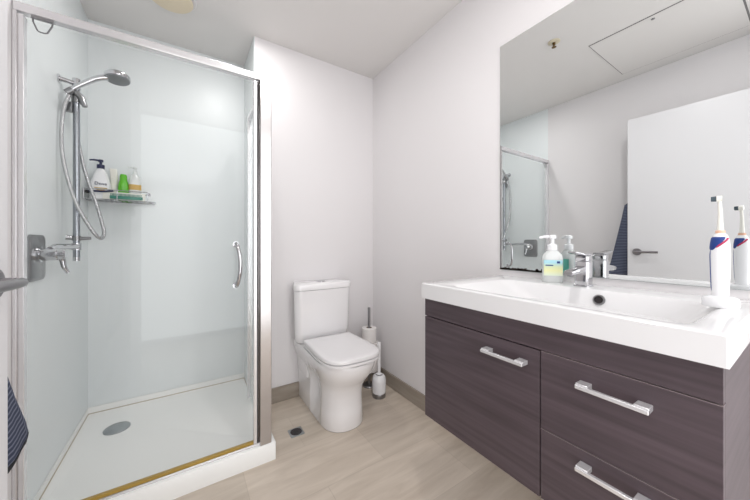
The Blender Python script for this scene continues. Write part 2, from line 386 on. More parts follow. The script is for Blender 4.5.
# ------------------------------------------------------------------ shower tray
TX0, TX1, TY0, TY1, TZ = XL, 0.371, 1.470, YS, 0.086
bm = B(); cx, cy = (TX0+TX1)/2, (TY0+TY1)/2; W_, D_ = TX1-TX0, TY1-TY0
ix0, ix1, iy0, iy1 = TX0+0.001, TX1-0.005, TY0+0.062, TY1-0.001
def rr4(x0, x1, y0, y1, r, z): return rrect((x0+x1)/2, (y0+y1)/2, x1-x0, y1-y0, r, z)
loft(bm, [rr4(TX0, TX1, TY0, TY1, 0.008, 0.0), rr4(TX0, TX1, TY0, TY1, 0.008, TZ-0.005), rr4(TX0+.003, TX1-.003, TY0+.004, TY1-.003, 0.008, TZ),
          rr4(ix0, ix1, iy0-0.008, iy1, 0.006, TZ), rr4(ix0, ix1, iy0, iy1, 0.006, TZ-0.008), rr4(ix0, ix1, iy0+.010, iy1, 0.006, 0.053),
          rr4(ix0+.001, ix1-.001, iy0+.03, iy1-.001, 0.006, 0.046), rr4(-.40, -.25, 2.05, 2.20, 0.07, 0.039)])
tray = tag(finish('shower_tray', bm, M['tray'], angle=50), 'white acrylic shower tray on the tiled floor inside the glass screen', 'shower tray')
bm = B()
tube(bm, [(XL+.0025, iy0+.03, .0475), (XL+.0025, YS-.0025, .0475), (NX-.0065, YS-.0025, .0475), (NX-.0065, 2.0, .0475)], 0.0022, 6)
# a thin aged bead of sealant round the foot of the walls
sl = finish('sealant', bm, M['sealant']); sl.parent = tray
bm = B(); dc = (-0.324, 2.126, 0.0395)
lathe(bm, dc, [(0.058, 0), (0.058, 0.004), (0.054, 0.007), (0.02, 0.009), (0.003, 0.009)], n=40)
dr = finish('shower_drain', bm, M['grate']); dr.parent = tray
bm = B()
for k in range(10):
    a = 2*PI*k/10
    for rr_ in (0.022, 0.040):
        lathe(bm, (dc[0]+rr_*math.cos(a+rr_*40), dc[1]+rr_*math.sin(a+rr_*40), 0.0455), [(0.0035, 0), (0.0035, 0.0016)], n=8)
hh = finish('drain_holes', bm, M['gap']); hh.parent = dr

# ------------------------------------------------------------------ shower screen (frame, door, return panel)
FY0, FY1 = 1.480, 1.512
root = thing('shower_screen', 'silver framed glass shower enclosure with hinged clear door', 'shower screen', (cx, 1.494, TZ))
parts = []
parts.append(boxobj('header_rail', XL+.001, 0.352, FY0, FY1, 1.855, 1.886, M['alu'], bevel=0.003))
bm = B(); box(bm, XL+.0005, XL+.0112, FY0, FY1+.003, TZ, 1.855); parts.append(finish('wall_jamb', bm, M['alu'], bevel=0.002))
bm = B(); box(bm, 0.297, 0.350, FY0-.006, FY1+.012, TZ, 1.880); box(bm, 0.291, 0.297, FY0+.008, FY1, TZ, 1.855)
parts.append(finish('corner_post', bm, M['alu2'], bevel=0.004))
parts.append(boxobj('sill', XL+.004, 0.349, FY0+.006, FY1, TZ, TZ+.012, M['alu'], bevel=0.002))
parts.append(boxobj('wall_channel', 0.322, 0.350, YB-.002+.0, YB-.022, TZ, 1.86, M['alu'], bevel=0.002))
parts.append(boxobj('side_header', 0.322, 0.350, FY1+.012, YB-.022, 1.840, 1.868, M['alu'], bevel=0.002))
sg = boxobj('side_glass', 0.333, 0.339, FY1+.012, YB-.022, TZ+.004, 1.840, M['glass']); parts.append(sg)
adopt(root, *parts)
dg = boxobj('glass_door', XL+.026, 0.270, 1.493, 1.499, TZ+.0246, 1.838, M['glass']); adopt(root, dg)
st = boxobj('hinge_stile', XL+.0135, XL+.027, FY0+.002, FY1-.002, TZ+.014, 1.848, M['alu'], bevel=0.002)
st2 = boxobj('latch_stile', 0.269, 0.286, FY0+.004, FY1-.004, TZ+.014, 1.848, M['alu'], bevel=0.003)
bs = boxobj('bottom_seal', XL+.027, 0.280, FY0+.008, FY1-.006, TZ+.0125, TZ+.0245, M['seal'], bevel=0.002)
mg0 = boxobj('jamb_gap_strip', XL+.0112, XL+.0134, FY0+.004, FY1-.004, TZ+.014, 1.846, M['alu2'])  # grey strip coloured to stand for the dark gap beside the jamb
mg = boxobj('latch_gap_strip', 0.2865, 0.2905, FY0+.006, FY1-.004, TZ+.014, 1.846, M['black'])  # black strip painting the shaded gap between door and corner post
# C-shaped pull
bm = B(); hxp = 0.192
tube(bm, catmull([(hxp, 1.493, 1.060), (hxp, 1.474, 1.063), (hxp+.004, 1.452, 1.045), (hxp+.010, 1.441, 1.005), (hxp+.012, 1.438, .965), (hxp+.010, 1.441, .925), (hxp+.004, 1.452, .885), (hxp, 1.474, .867), (hxp, 1.493, .870)], 6), 0.0085, 12)
for z in (1.061, .869): lathe(bm, (hxp, 1.493, z), [(0.013, 0), (0.013, -.005)], 'Y', 20)
ph = finish('pull_handle', bm, M['chrome'])
under(dg, st, st2, bs, mg, mg0, ph)
# pivot bumper under the header: a bar with a wire loop
root = thing('header_bumper', 'dark wire loop pivot bumper under the top rail of the shower screen', 'hook', (-0.42, 1.494, 1.80))
bm = B()
xa, xb = -0.446, -0.398
path = [(xa, 1.484, 1.848), (xa+.001, 1.482, 1.832), (xa+.012, 1.480, 1.803), (xa+.018, 1.480, 1.800), (xb-.018, 1.480, 1.800), (xb-.012, 1.480, 1.803), (xb-.001, 1.482, 1.832), (xb, 1.484, 1.848)]
tube(bm, path, 0.0024, 8)
a = finish('wire_loop', bm, M['dullchrome'])
bm = B(); box(bm, xa-.003, xb+.003, 1.4795, 1.4885, 1.843, 1.8545)
b = finish('bar', bm, M['dullchrome'], bevel=0.001)
adopt(root, a, b)

# ------------------------------------------------------------------ shower fittings
RX, RY = -0.440, 1.932
mx_, my_, mz_ = XL, 1.662, 1.010
root = thing('shower_mixer', 'chrome shower mixer tap with rectangular backplate on the shower wall', 'tap', (mx_, my_, mz_))
bm = B()
lps = [[(x, y, z) for y, z, x in rrect(my_, mz_, w_, d_, r, xx)] for xx, w_, d_, r in ((mx_, .142, .178, .022), (mx_+.006, .142, .178, .022), (mx_+.009, .134, .170, .020))]
loft(bm, lps); a = finish('backplate', bm, M['dullchrome'])
bm = B(); lathe(bm, (mx_+.009, my_, mz_+.012), [(0.030, 0), (0.030, .008), (0.024, .010), (0.024, .052), (0.021, .056)], 'X', 28); b = finish('body', bm, M['chrome'])
bm = B(); lathe(bm, (mx_+.065, my_, mz_+.012), [(0.021, 0), (0.022, .014), (0.016, .020)], 'X', 24)
tube(bm, catmull([(mx_+.070, my_, mz_+.004), (mx_+.074, my_+.004, mz_-.012), (mx_+.078, my_+.006, mz_-.040), (mx_+.088, my_+.012, mz_-.064)], 6), [0.012, .0118, .0116, .0112, .0108, .0104, .010, .0097, .0094, .009, .0087, .0084, .0081, .0078, .0075, .0072, .007, .007, .007], 12)
c_ = finish('lever', bm, M['chrome'])
adopt(root, a, b, c_)

root = thing('shower_rail', 'vertical chrome shower rail fixed to the left shower wall', 'shower rail', (RX, RY, 0.98))
bm = B(); tube(bm, [(RX, RY, .985), (RX, RY, 1.845)], 0.0128, 16); a = finish('rail', bm, M['rail'])
bm = B(); tube(bm, [(XL, RY-.030, 1.822), (RX+.004, RY, 1.822)], 0.0105, 14); lathe(bm, (RX, RY, 1.800), [(0.0155, 0), (0.0155, .045), (0.012, .048)], n=20)
lathe(bm, (XL, RY-.030, 1.822), [(0.018, 0), (0.018, .006)], 'X', 20)
b = finish('top_bracket', bm, M['chrome'])
bm = B(); tube(bm, [(RX-.012, my_-.004, 1.040), (RX-.006, my_+.03, 1.052), (RX+.002, RY, 1.050)], 0.0125, 14); lathe(bm, (RX, RY, 1.034), [(0.018, 0), (0.017, .032)], n=20)
lathe(bm, (RX, RY, .982), [(0.013, 0), (0.0135, .018)], n=20)
c_ = finish('feed_pipe', bm, M['chrome'])
bm = B(); lathe(bm, (RX, RY, 1.078), [(0.016, 0), (0.016, .022)], n=20); tube(bm, [(RX-.035, RY-.005, 1.094), (RX-.012, RY, 1.090)], [0.012, .009], 14)
tube(bm, [(RX+.012, RY, 1.088), (RX+.05, RY+.004, 1.090)], [.009, .007], 14)
d_ = finish('diverter', bm, M['dullchrome'])
bm = B(); SZ = 1.732
lathe(bm, (RX, RY, SZ), [(0.018, 0), (0.018, .05)], n=20)
tube(bm, [(RX+.002, RY-.02, SZ+.045), (RX+.022, RY-.02, SZ+.022), (RX+.034, RY-.02, SZ-.018)], [.013, .012, .010], 12)
box(bm, RX-.040, RX-.012, RY-.014, RY+.010, SZ-.048, SZ-.002)
tube(bm, [(RX-.006, RY-.026, SZ+.052), (RX-.028, RY-.026, SZ+.030)], 0.015, 14)
e_ = finish('slider', bm, M['dullchrome'], bevel=0.002)
adopt(root, a, b, c_, d_, e_)

root = thing('hand_shower', 'chrome hand shower with hose held at the top of the shower rail', 'shower head', (RX, RY, SZ))
hp = catmull([(RX-.030, RY-.026, SZ+.024), (RX-.004, RY-.026, SZ+.058), (RX+.035, RY-.024, SZ+.096), (RX+.075, RY-.022, SZ+.130), (RX+.112, RY-.020, SZ+.148)], 6)
bm = B(); tube(bm, hp, [0.010+0.004*i/(len(hp)-1) for i in range(len(hp))], 14); a = finish('handle', bm, M['chrome'])
bm = B(); q = Matrix.Translation((RX+.150, RY-.018, SZ+.160)) @ Matrix.Rotation(math.radians(-4), 4, 'Y') @ Matrix.Rotation(math.radians(-7), 4, 'X')
lathe(bm, (0, 0, 0), [(0.020, .022), (0.038, .018), (0.051, .006), (0.052, -.006), (0.050, -.012)], n=32); bm.transform(q); b = finish('head', bm, M['chrome'])
bm = B(); lathe(bm, (0, 0, 0), [(0.048, -.0122), (0.046, -.016), (0.02, -.017)], n=32); bm.transform(q); c_ = finish('spray_face', bm, mat('spray_face', srgb(140, 142, 145), 0.4, .6, noise=(260, .45)))
def ray(px, py, y):        # helper for laying out the hose on the wall side
    s, c = math.sin(YAW), math.cos(YAW); aa = (px-374.98)/290.46; bb = (242.5-py)/290.46
    dx, dy = s+aa*c, c-aa*s; t = y/dy; return (t*dx, y, 1.0692+t*bb)
hose_px = [(69, 95), (64, 108), (61.5, 130), (62.5, 155), (68, 180), (77, 205), (87, 223), (95, 234), (101, 238.5), (104, 234), (102.5, 225), (97, 206), (89, 184), (83.5, 166), (80, 150), (77.5, 138)]
hose_y = [1.905, 1.895, 1.885, 1.88, 1.88, 1.885, 1.89, 1.90, 1.92, 1.94, 1.95, 1.955, 1.955, 1.955, 1.955, 1.953]
bm = B(); tube(bm, catmull([ray(px, py, y) for (px, py), y in zip(hose_px, hose_y)], 8), 0.0075, 12)
d_ = finish('hose', bm, mat('ribbed_chrome_hose', srgb(190, 190, 192), .25, .85, bump=(300, .8), noise=(200, .12)))
adopt(root, a, b, c_, d_)

# wire shelf
SX0, SX1, SY0, SY1, SZ0, SZ1 = -0.484, -0.200, 2.245, 2.372, 1.318, 1.374
root = thing('shower_shelf', 'chrome wire shower shelf in the corner of the shower', 'shelf', ((SX0+SX1)/2, SY1, SZ0))
bm = B()
for z, r in ((SZ1, .0028), (SZ0, .0024)):
    tube(bm, [(SX0, SY0, z), (SX1, SY0, z), (SX1, SY1, z), (SX0, SY1, z), (SX0, SY0, z)], r, 8)
for x in (SX0, (SX0+SX1)/2, SX1): tube(bm, [(x, SY0, SZ0), (x, SY0, SZ1)], .0022, 8)
a = finish('rim', bm, M['chrome'])
bm = B()
for k in range(13):
    x = SX0 + (SX1-SX0)*k/12; tube(bm, [(x, SY0, SZ0), (x, SY1, SZ0)], .0014, 6)
b = finish('base_wires', bm, M['chrome'])
bm = B()
box(bm, SX0+.004, SX1+.03, SY1-.002, YS, SZ0, SZ0+.016); 
lathe(bm, (SX1+.004, SY0+.02, SZ1-.012), [(0.010, -.02), (0.010, .02)], 'Y', 16)
c_ = finish('mount', bm, M['chrome'], bevel=.001)
adopt(root, a, b, c_)
ZS = SZ0 + .003
# large pump bottle with navy pump
def aim(x, y):             # z-rotation that turns a thing's local -Y side towards the doorway
    return math.atan2(-x, -y) * -1 + 0
def pump(bm, z, r, h1, reach, rn, drop=0.0):
    lathe(bm, (0, 0, z), [(r, 0), (r, h1), (r*.55, h1+.002), (r*.4, h1+.004)], n=24)
    lathe(bm, (0, 0, z+h1), [(r*.35, 0), (r*.35, .018)], n=16)
    lathe(bm, (0, 0, z+h1+.016), [(rn, 0), (rn*1.05, .010), (rn*.8, .013)], n=20)
    tube(bm, [(0, 0, z+h1+.023), (-reach*.6, 0, z+h1+.024), (-reach, 0, z+h1+.020-drop)], [.0055, .005, .004], 10)
P = (-0.424, 2.308); rz = math.atan2(P[0], -P[1])*-1
rz = -math.atan2(P[0], P[1]) + 0.0
root = thing('pump_bottle', 'large white body lotion bottle with navy pump at the left of the wire shelf', 'bottle', (P[0], P[1], ZS), rotz=rz)
prof = [(.086, .044, 0), (.090, .048, .008), (.090, .048, .05), (.082, .046, .09), (.066, .042, .125), (.050, .036, .15), (.036, .032, .165), (.028, .028, .170)]
bm = B(); loft(bm, [rrect(0, 0, w_, d_, .02, z) for w_, d_, z in prof]); a = finish('bottle', bm, M['white'], root)
bm = B(); pump(bm, .170, .0165, .022, .045, .011); b = finish('pump', bm, M['navy'], root)
root.scale = (1.06, 1.06, 1.06)
t1 = text_mesh('lettering', 'Dove', .023, M['navy'], (0.0, -.0252, .085), Matrix.Rotation(PI/2, 3, 'X').to_euler(), .0012); t1.parent = a
bm = B()
for k, w_ in enumerate((.052, .034)): box(bm, -w_/2, w_/2, -.0262, -.0238, .060-k*.011, .0635-k*.011)
t2 = finish('print', bm, M['amber'], None); t2.parent = a
# white tube
P = (-0.362, 2.340); rz = -math.atan2(P[0], P[1])
root = thing('cream_tube', 'slim white tube leaning behind the large navy pump bottle in the shower', 'tube', (P[0], P[1], ZS), rotz=rz)
bm = B(); loft(bm, [rrect(-.010*z/.17, 0, w_, d_, .01, z) for w_, d_, z in ((.036, .030, .022), (.038, .030, .06), (.036, .020, .13), (.034, .004, .195))]); finish('body', bm, M['ivory'], root)
bm = B(); lathe(bm, (0, 0, 0), [(.0155, 0), (.0155, .020), (.012, .022)]); finish('cap', bm, M['white'], root)
# green bottle
P = (-0.322, 2.306); rz = -math.atan2(P[0], P[1])
root = thing('green_bottle', 'small bright green bottle in the middle of the wire shower shelf', 'bottle', (P[0], P[1], ZS), rotz=rz)
bm = B(); loft(bm, [rrect(0, 0, w_, d_, .015, z) for w_, d_, z in ((.046, .032, 0), (.050, .034, .01), (.050, .034, .085), (.042, .030, .115), (.034, .026, .125))]); finish('bottle', bm, M['green'], root)
bm = B(); loft(bm, [rrect(0, 0, w_, d_, .012, z) for w_, d_, z in ((.036, .027, .125), (.034, .025, .150), (.026, .02, .160))]); finish('cap', bm, M['green'], root)
# clear pump bottle
P = (-0.268, 2.312); rz = -math.atan2(P[0], P[1])
root = thing('clear_pump_bottle', 'clear pump bottle with golden label at the right of the wire shelf', 'bottle', (P[0], P[1], ZS), rotz=rz)
bm = B(); loft(bm, [rrect(0, 0, w_, d_, .018, z) for w_, d_, z in ((.056, .040, 0), (.060, .044, .008), (.060, .044, .125), (.050, .038, .150), (.026, .026, .163), (.022, .022, .170))]); a = finish('bottle', bm, M['clearp'], root)
bm = B(); pump(bm, .170, .012, .016, .034, .009); finish('pump', bm, M['clearp'], root)
bm = B(); loft(bm, [rrect(0, 0, .0615, .0455, .0185, z) for z in (.070, .073, .100, .103)]); lb = finish('label', bm, M['amber'], None); lb.parent = a
# things lying in the basket
root = thing('razor', 'dark purple razor lying at the left end of the wire shelf', 'razor', (-.448, 2.284, ZS))
bm = B(); tube(bm, catmull([(-.025, -.016, .040), (0, -.012, .044), (.045, -.008, .046), (.085, -.006, .052)], 5), .0055, 10); finish('handle', bm, M['navy'], root)
bm = B(); box(bm, -.034, -.020, -.03, .004, .030, .045); finish('blade_head', bm, M['black'], root, bevel=.002)
root = thing('shower_comb', 'teal comb lying flat in the wire shelf', 'comb', (-.30, 2.262, ZS))
bm = B(); box(bm, -.075, .075, -.012, -.004, .004, .022)
for k in range(24): box(bm, -.072+k*.006, -.069+k*.006, -.0105, -.0055, .0205, .036)
fo = finish('comb', bm, M['teal'], root, bevel=.0006)
root = thing('bath_sachet', 'white paper sachet standing in the wire shelf behind the teal comb', 'packet', (-.31, 2.278, ZS))
bm = B(); loft(bm, [[(x, y + (.004 if abs(x) < .09 else .0)*sgn*math.sin(PI*min(max((z)/.048, 0), 1)), z) for x, y, z, sgn in [(-.10, -.001, zz, -1), (-.05, -.001, zz, -1), (0, -.001, zz, -1), (.05, -.001, zz, -1), (.095, -.001, zz, -1), (.095, .001, zz, 1), (.05, .001, zz, 1), (0, .001, zz, 1), (-.05, .001, zz, 1), (-.10, .001, zz, 1)]] for zz in (0, .012, .024, .036, .046)])
finish('packet', bm, M['ivory'], root)

# ------------------------------------------------------------------ toilet
TXC = 0.785
root = thing('toilet', 'white ceramic close-coupled toilet standing against the back wall', 'toilet', (TXC, YB-.002, 0))
yb = YB-.002
def panloop(z, hwb, hwf, yf, yback, power=2.3, n=28):
    """D-shaped plan: straight back at yback, straight sides, rounded front at yf"""
    pts = []; yc = yf + hwf*1.15
    for i in range(n+1):                       # front, from right side round to left side
        a = -PI*i/n; cs, sn = math.cos(a), math.sin(a)
        x = math.copysign(abs(cs)**(2/power), cs)*hwf; y = -abs(sn)**(2/power)*(yc-yf)
        pts.append((TXC + x, yc + y, z))
    m = 26
    for i in range(1, m+1):
        t = i/m; pts.append((TXC - (hwf+(hwb-hwf)*t), yc + (yback-yc)*t, z))
    for i in range(1, 5):
        pts.append((TXC - hwb + 2*hwb*i/5, yback, z))
    for i in range(0, m):
        t = 1-i/m; pts.append((TXC + (hwf+(hwb-hwf)*t), yc + (yback-yc)*t, z))
    return pts
rows = [(0, .126, .126, 1.462), (.008, .130, .130, 1.457), (.10, .129, .126, 1.462), (.18, .129, .124, 1.464), (.235, .132, .127, 1.452), (.275, .140, .138, 1.422), (.310, .150, .152, 1.392), (.345, .158, .166, 1.370), (.375, .163, .173, 1.360), (.395, .164, .175, 1.358), (.401, .162, .173, 1.361)]
loops = []
for z, hb, hf, yf in rows:
    lp = panloop(z, hb, hf, yf, yb)
    q = []
    for x, y, zz in lp:                       # shallow side recess between the pedestal front and the boxed rear
        k = max(0, 1-abs((y-1.69)/.075)**6) if (abs(y-1.69) < .075 and x < TXC+1) else 0
        kz = max(0, min(1, (z-.05)/.06))*max(0, min(1, (.300-z)/.05))
        x = TXC + (x-TXC)*(1-.40*k*kz)
        q.append((x, y, zz))
    loops.append(q)
bm = B(); loft(bm, loops); pan = finish('pan', bm, M['ceramic'], angle=60)
# seat and lid
def lidloop(z, g=0.0):
    return panloop(z, .162-g, .174-g, 1.352+g, 1.800-g, power=3.4)
bm = B(); loft(bm, [lidloop(.401, .07), lidloop(.4080, .07), lidloop(.4082, .002), lidloop(.409, 0), lidloop(.4200, 0), lidloop(.4212, .002)]); seat = finish('seat', bm, M['seatplastic'])
bm = B(); loft(bm, [lidloop(.4212, .07), lidloop(.4278, .07), lidloop(.4280, .002), lidloop(.429, 0), lidloop(.4445, 0), lidloop(.4480, .003), lidloop(.4498, .008), lidloop(.4512, .04), lidloop(.4520, .12)]); lid = finish('lid', bm, M['seatplastic'], angle=50)
hgs = []
for s in (-1, 1):
    bm = B(); lathe(bm, (TXC+s*.075, 1.806, .425), [(.013, -.022), (.013, .022)], 'X', 18); hgs.append(finish('hinge', bm, M['seatplastic']))
# cistern
def cisloop(z, g=0.0, wf=.205, wb=.165, yf=1.822):
    pts = []; n = 8; r = .045
    cxs = wf-g-r
    for i in range(n+1):
        a = -PI/2*i/n; pts.append((TXC+cxs+r*math.cos(a), yf+g+r+r*math.sin(a), z))
    for k in range(1, 6):                      # gently bowed front
        t = k/6; pts.append((TXC+cxs*(1-2*t), yf+g-.008*math.sin(PI*t), z))
    for i in range(n+1):
        a = -PI/2-PI/2*i/n; pts.append((TXC-cxs+r*math.cos(a), yf+g+r+r*math.sin(a), z))
    pts.append((TXC-wb+g, yb, z)); pts.append((TXC+wb-g, yb, z))
    return pts
bm = B(); loft(bm, [cisloop(.404, .03), cisloop(.42, .018), cisloop(.47, .012), cisloop(.60, .008), cisloop(.754, .004)])
cis = finish('cistern', bm, M['ceramic'], angle=60)
bm = B(); loft(bm, [cisloop(.7545, .008), cisloop(.757, .0), cisloop(.787, -.001), cisloop(.795, .003), cisloop(.798, .012)]); clid = finish('cistern_lid', bm, M['ceramic'], angle=50)
bm = B(); lathe(bm, (TXC, 1.90, .798), [(.030, 0), (.030, .004), (.026, .008), (.010, .009)], n=28); btn = finish('flush_button', bm, M['chrome'])
adopt(root, pan, seat, lid, *hgs, cis, clid, btn)
# boxed rear of pan under the cistern
rear = B(); loft(rear, [rrect(TXC, (1.80+yb)/2, 2*w_, yb-1.80, .02, z) for w_, z in ((.138, .20), (.146, .30), (.158, .36), (.160, .402))])
rr = finish('rear_shelf', rear, M['ceramic']); adopt(root, rr)

# ------------------------------------------------------------------ toilet roll stand with rolls, and brush
PX, PY = 1.146, 1.850
root = thing('toilet_roll_stand', 'chrome toilet roll stand pole between the toilet and the right wall', 'roll stand', (PX, PY, 0)); stand = root
bm = B(); lathe(bm, (PX, PY, 0), [(.050, 0), (.050, .006), (.046, .010), (.010, .012)], n=32); a = finish('base', bm, M['dullchrome'])
bm = B(); tube(bm, [(PX, PY, .012), (PX, PY, .578)], .0100, 14); lathe(bm, (PX, PY, .574), [(.0105, 0), (.0105, .006), (.007, .009)], n=16); b = finish('pole', bm, M['dullchrome'])
adopt(root, a, b)
def roll(x, y, z, label, h=.104, r=.055):
    rt = thing('toilet_roll', label, 'toilet roll', (x, y, z), 'toilet rolls on the stand')
    bm = B()
    L = [circ((0, 0, 0), .021), circ((0, 0, 0), r-.002), circ((0, 0, .002), r), circ((0, 0, h-.002), r), circ((0, 0, h), r-.002), circ((0, 0, h), .021), circ((0, 0, 0), .021)]
    loft(bm, L, False, False); finish('paper', bm, M['paper'], rt)
    bm = B(); loft(bm, [circ((0, 0, .0005), .0208), circ((0, 0, h-.001), .0208), circ((0, 0, h-.001), .0195), circ((0, 0, .0005), .0195), circ((0, 0, .0005), .0208)], False, False)
    finish('core', bm, M['card'], rt)
    return rt
roll(PX, PY, .329, 'topmost white toilet roll on the chrome stand')
roll(PX+.009, PY-.001, .222, 'second white toilet roll from the top of the chrome stand', r=.060)
roll(PX+.008, PY-.003, .115, 'lowest white toilet roll on the chrome stand, partly behind the toilet brush', r=.060)
bm = B(); lathe(bm, (PX, PY, .108), [(.008, 0), (.026, .002), (.026, .006), (.008, .0068)], n=24); o = finish('stop_collar', bm, M['dullchrome']); adopt(stand, o)
BX, BY = 1.122, 1.680
root = thing('toilet_brush', 'white toilet brush in a round holder with grey base band beside the toilet', 'toilet brush', (BX, BY, 0))
bm = B(); lathe(bm, (BX, BY, 0), [(.044, 0), (.046, .004), (.046, .030), (.045, .032)], n=32); a = finish('base_band', bm, M['dullchrome'])
bm = B(); lathe(bm, (BX, BY, .032), [(.046, 0), (.0475, .01), (.0475, .085), (.043, .108), (.034, .118), (.022, .120)], n=32); b = finish('holder', bm, M['white'])
bm = B(); lathe(bm, (BX, BY, .152), [(.024, 0), (.023, .006), (.010, .010), (.011, .03), (.0115, .17), (.013, .19), (.013, .215), (.009, .225)], n=20); c_ = finish('brush_handle', bm, M['white'])
bm = B(); lathe(bm, (BX, BY, .152), [(.0225, 0.0002), (.0245, .002), (.0245, .004), (.022, .0065)], n=28); d_ = finish('collar', bm, M['black'])
adopt(root, a, b, c_, d_)

# floor waste
root = thing('floor_drain', 'small square chrome floor drain with dark round grate in the tiles', 'drain', (.517, 1.615, 0))
bm = B(); loft(bm, [rrect(0, 0, .076, .076, .006, 0), rrect(0, 0, .076, .076, .006, .0025), rrect(0, 0, .070, .070, .005, .0035)]); finish('plate', bm, M['grate'], root)
bm = B(); lathe(bm, (0, 0, .0036), [(.031, 0), (.031, .0008)], n=32); w1 = finish('well', bm, M['gap'], root)
bm = B()
for k in range(-3, 4):
    hw = math.sqrt(max(.030**2-(k*.0085)**2, 0)); box(bm, -hw, hw, k*.0085-.0007, k*.0085+.0007, .0044, .0056)
finish('grate', bm, M['dullchrome'], root)

# ------------------------------------------------------------------ vanity
VF, VB, VL, VR, VT, VZ = .7596, XR-.001, .8439, .0849, .9137, .4056
root = thing('vanity_cabinet', 'dark woodgrain wall-hung vanity cabinet under the white basin top', 'cabinet', ((VF+VB)/2, (VL+VR)/2, VZ))
CF = .772                                       # cabinet front plane
y0, y1, ys_ = VR+.008, VL-.008, .401
bm = B(); box(bm, CF+.0185, VB-.004, y0, y0+.016, VZ, .8565); box(bm, CF+.0185, VB-.004, y1-.016, y1, VZ, .8565); box(bm, CF+.021, VB-.004, y0+.016, y1-.016, VZ+.004, .79)
cb = finish('carcass', bm, M['wood'])
gp = boxobj('front_gap', CF+.014, CF+.0205, y0+.0165, y1-.0165, VZ+.008, .852, M['gap'])
fa = boxobj('fascia', CF, CF+.018, y0, y1, .790, .8565, M['wood'], bevel=.0008)
doorp = boxobj('large_drawer', CF, CF+.018, ys_+.0015, y1, VZ, .7865, M['wood'], bevel=.0008)
d1 = boxobj('drawer', CF, CF+.018, y0, ys_-.0015, .5885, .7865, M['wood'], bevel=.0008)
d2 = boxobj('drawer', CF, CF+.018, y0, ys_-.0015, VZ, .5855, M['wood'], bevel=.0008)
adopt(root, cb, gp, fa, doorp, d1, d2)
edge = mat('laminate_edge_strip', srgb(150, 136, 138), .4, noise=(20, .05))
# pale edge line along the tops of the drawers
for dp, ya, yb_, zt in ((d1, y0, ys_-.0015, .7866), (d2, y0, ys_-.0015, .5856)):
    e = boxobj('edge_strip', CF+.0002, CF+.017, ya, yb_, zt, zt+.0009, edge); under(dp, e)
def pull(dp, ya, yb_, z):
    bm = B(); X = CF-.030
    box(bm, X, X+.009, min(ya, yb_)-.004, max(ya, yb_)+.004, z-.0045, z+.0045)
    for y in (ya, yb_):
        sgn = 1 if y == min(ya, yb_) else -1
        ya_, yc = y-.004*sgn, y+.020*sgn
        a_, b_ = min(ya_, yc), max(ya_, yc)
        v = [(CF, a_, z-.004), (CF, b_, z-.004), (CF, b_, z+.0065), (CF, a_, z+.0065)]
        box(bm, X+.004, CF, a_, b_, z-.0045, z+.0075)
    h_ = finish('handle', bm, M['alu'], bevel=.0015); h_['label'] = 'silver bar pull'; under(dp, h_)
pull(doorp, .559, .437, .744); pull(d1, .305, .186, .741); pull(d2, .305, .186, .553)

# basin top
bm = B(); R6 = .006
bx0, bx1, by0, by1 = .795, 1.135, .135, .735
def rv(x0, x1, y0_, y1_, r, z): return rrect((x0+x1)/2, (y0_+y1_)/2, x1-x0, y1_-y0_, r, z)
loft(bm, [rv(VF, VB, VR, VL, .004, .857), rv(VF, VB, VR, VL, .004, VT-.003), rv(VF+.002, VB, VR+.002, VL-.002, .004, VT-.0008), rv(VF+.004, VB, VR+.004, VL-.004, .004, VT),
          rv(bx0-.006, bx1+.006, by0-.006, by1+.006, .05, VT), rv(bx0, bx1, by0, by1, .048, VT-.002), rv(bx0+.008, bx1-.006, by0+.010, by1-.012, .046, VT-.010),
          rv(bx0+.035, bx1-.022, by0+.05, by1-.10, .05, VT-.055), rv(bx0+.06, bx1-.036, by0+.085, by1-.17, .05, VT-.086), rv(bx0+.085, bx1-.06, by0+.12, by1-.22, .05, VT-.096),
          rv(.92, 1.0, .38, .46, .035, VT-.102)])
bt = tag(finish('washbasin', bm, M['stone'], angle=30), 'white one-piece basin top with thick square front edge on the vanity', 'sink')
bm = B(); lathe(bm, (.96, .42, VT-.1022), [(.024, 0), (.024, .002), (.018, .004), (.004, .005)], n=28); o = finish('waste', bm, M['chrome']); o.parent = bt
# overflow ring, set in the sloping back wall of the basin
bm = B(); n_ = 28
def ovl(r, off): return [(off, r*math.cos(2*PI*i/n_), r*math.sin(2*PI*i/n_)) for i in range(n_)]
loft(bm, [ovl(.0165, 0), ovl(.0175, -.002), ovl(.016, -.005), ovl(.0125, -.005), ovl(.0115, -.003), ovl(.0115, .002)], False, False)
bm.transform(Matrix.Translation((1.1215, .395, .8825)) @ Matrix.Rotation(math.radians(19), 4, 'Y'))
o = finish('overflow_ring', bm, M['dullchrome']); o.parent = bt
bm = B(); loft(bm, [ovl(.0118, .0), ovl(.0118, -.0015)]); bm.transform(Matrix.Translation((1.1215, .395, .8825)) @ Matrix.Rotation(math.radians(19), 4, 'Y'))
o = finish('overflow_hole', bm, M['gap']); o.parent = bt

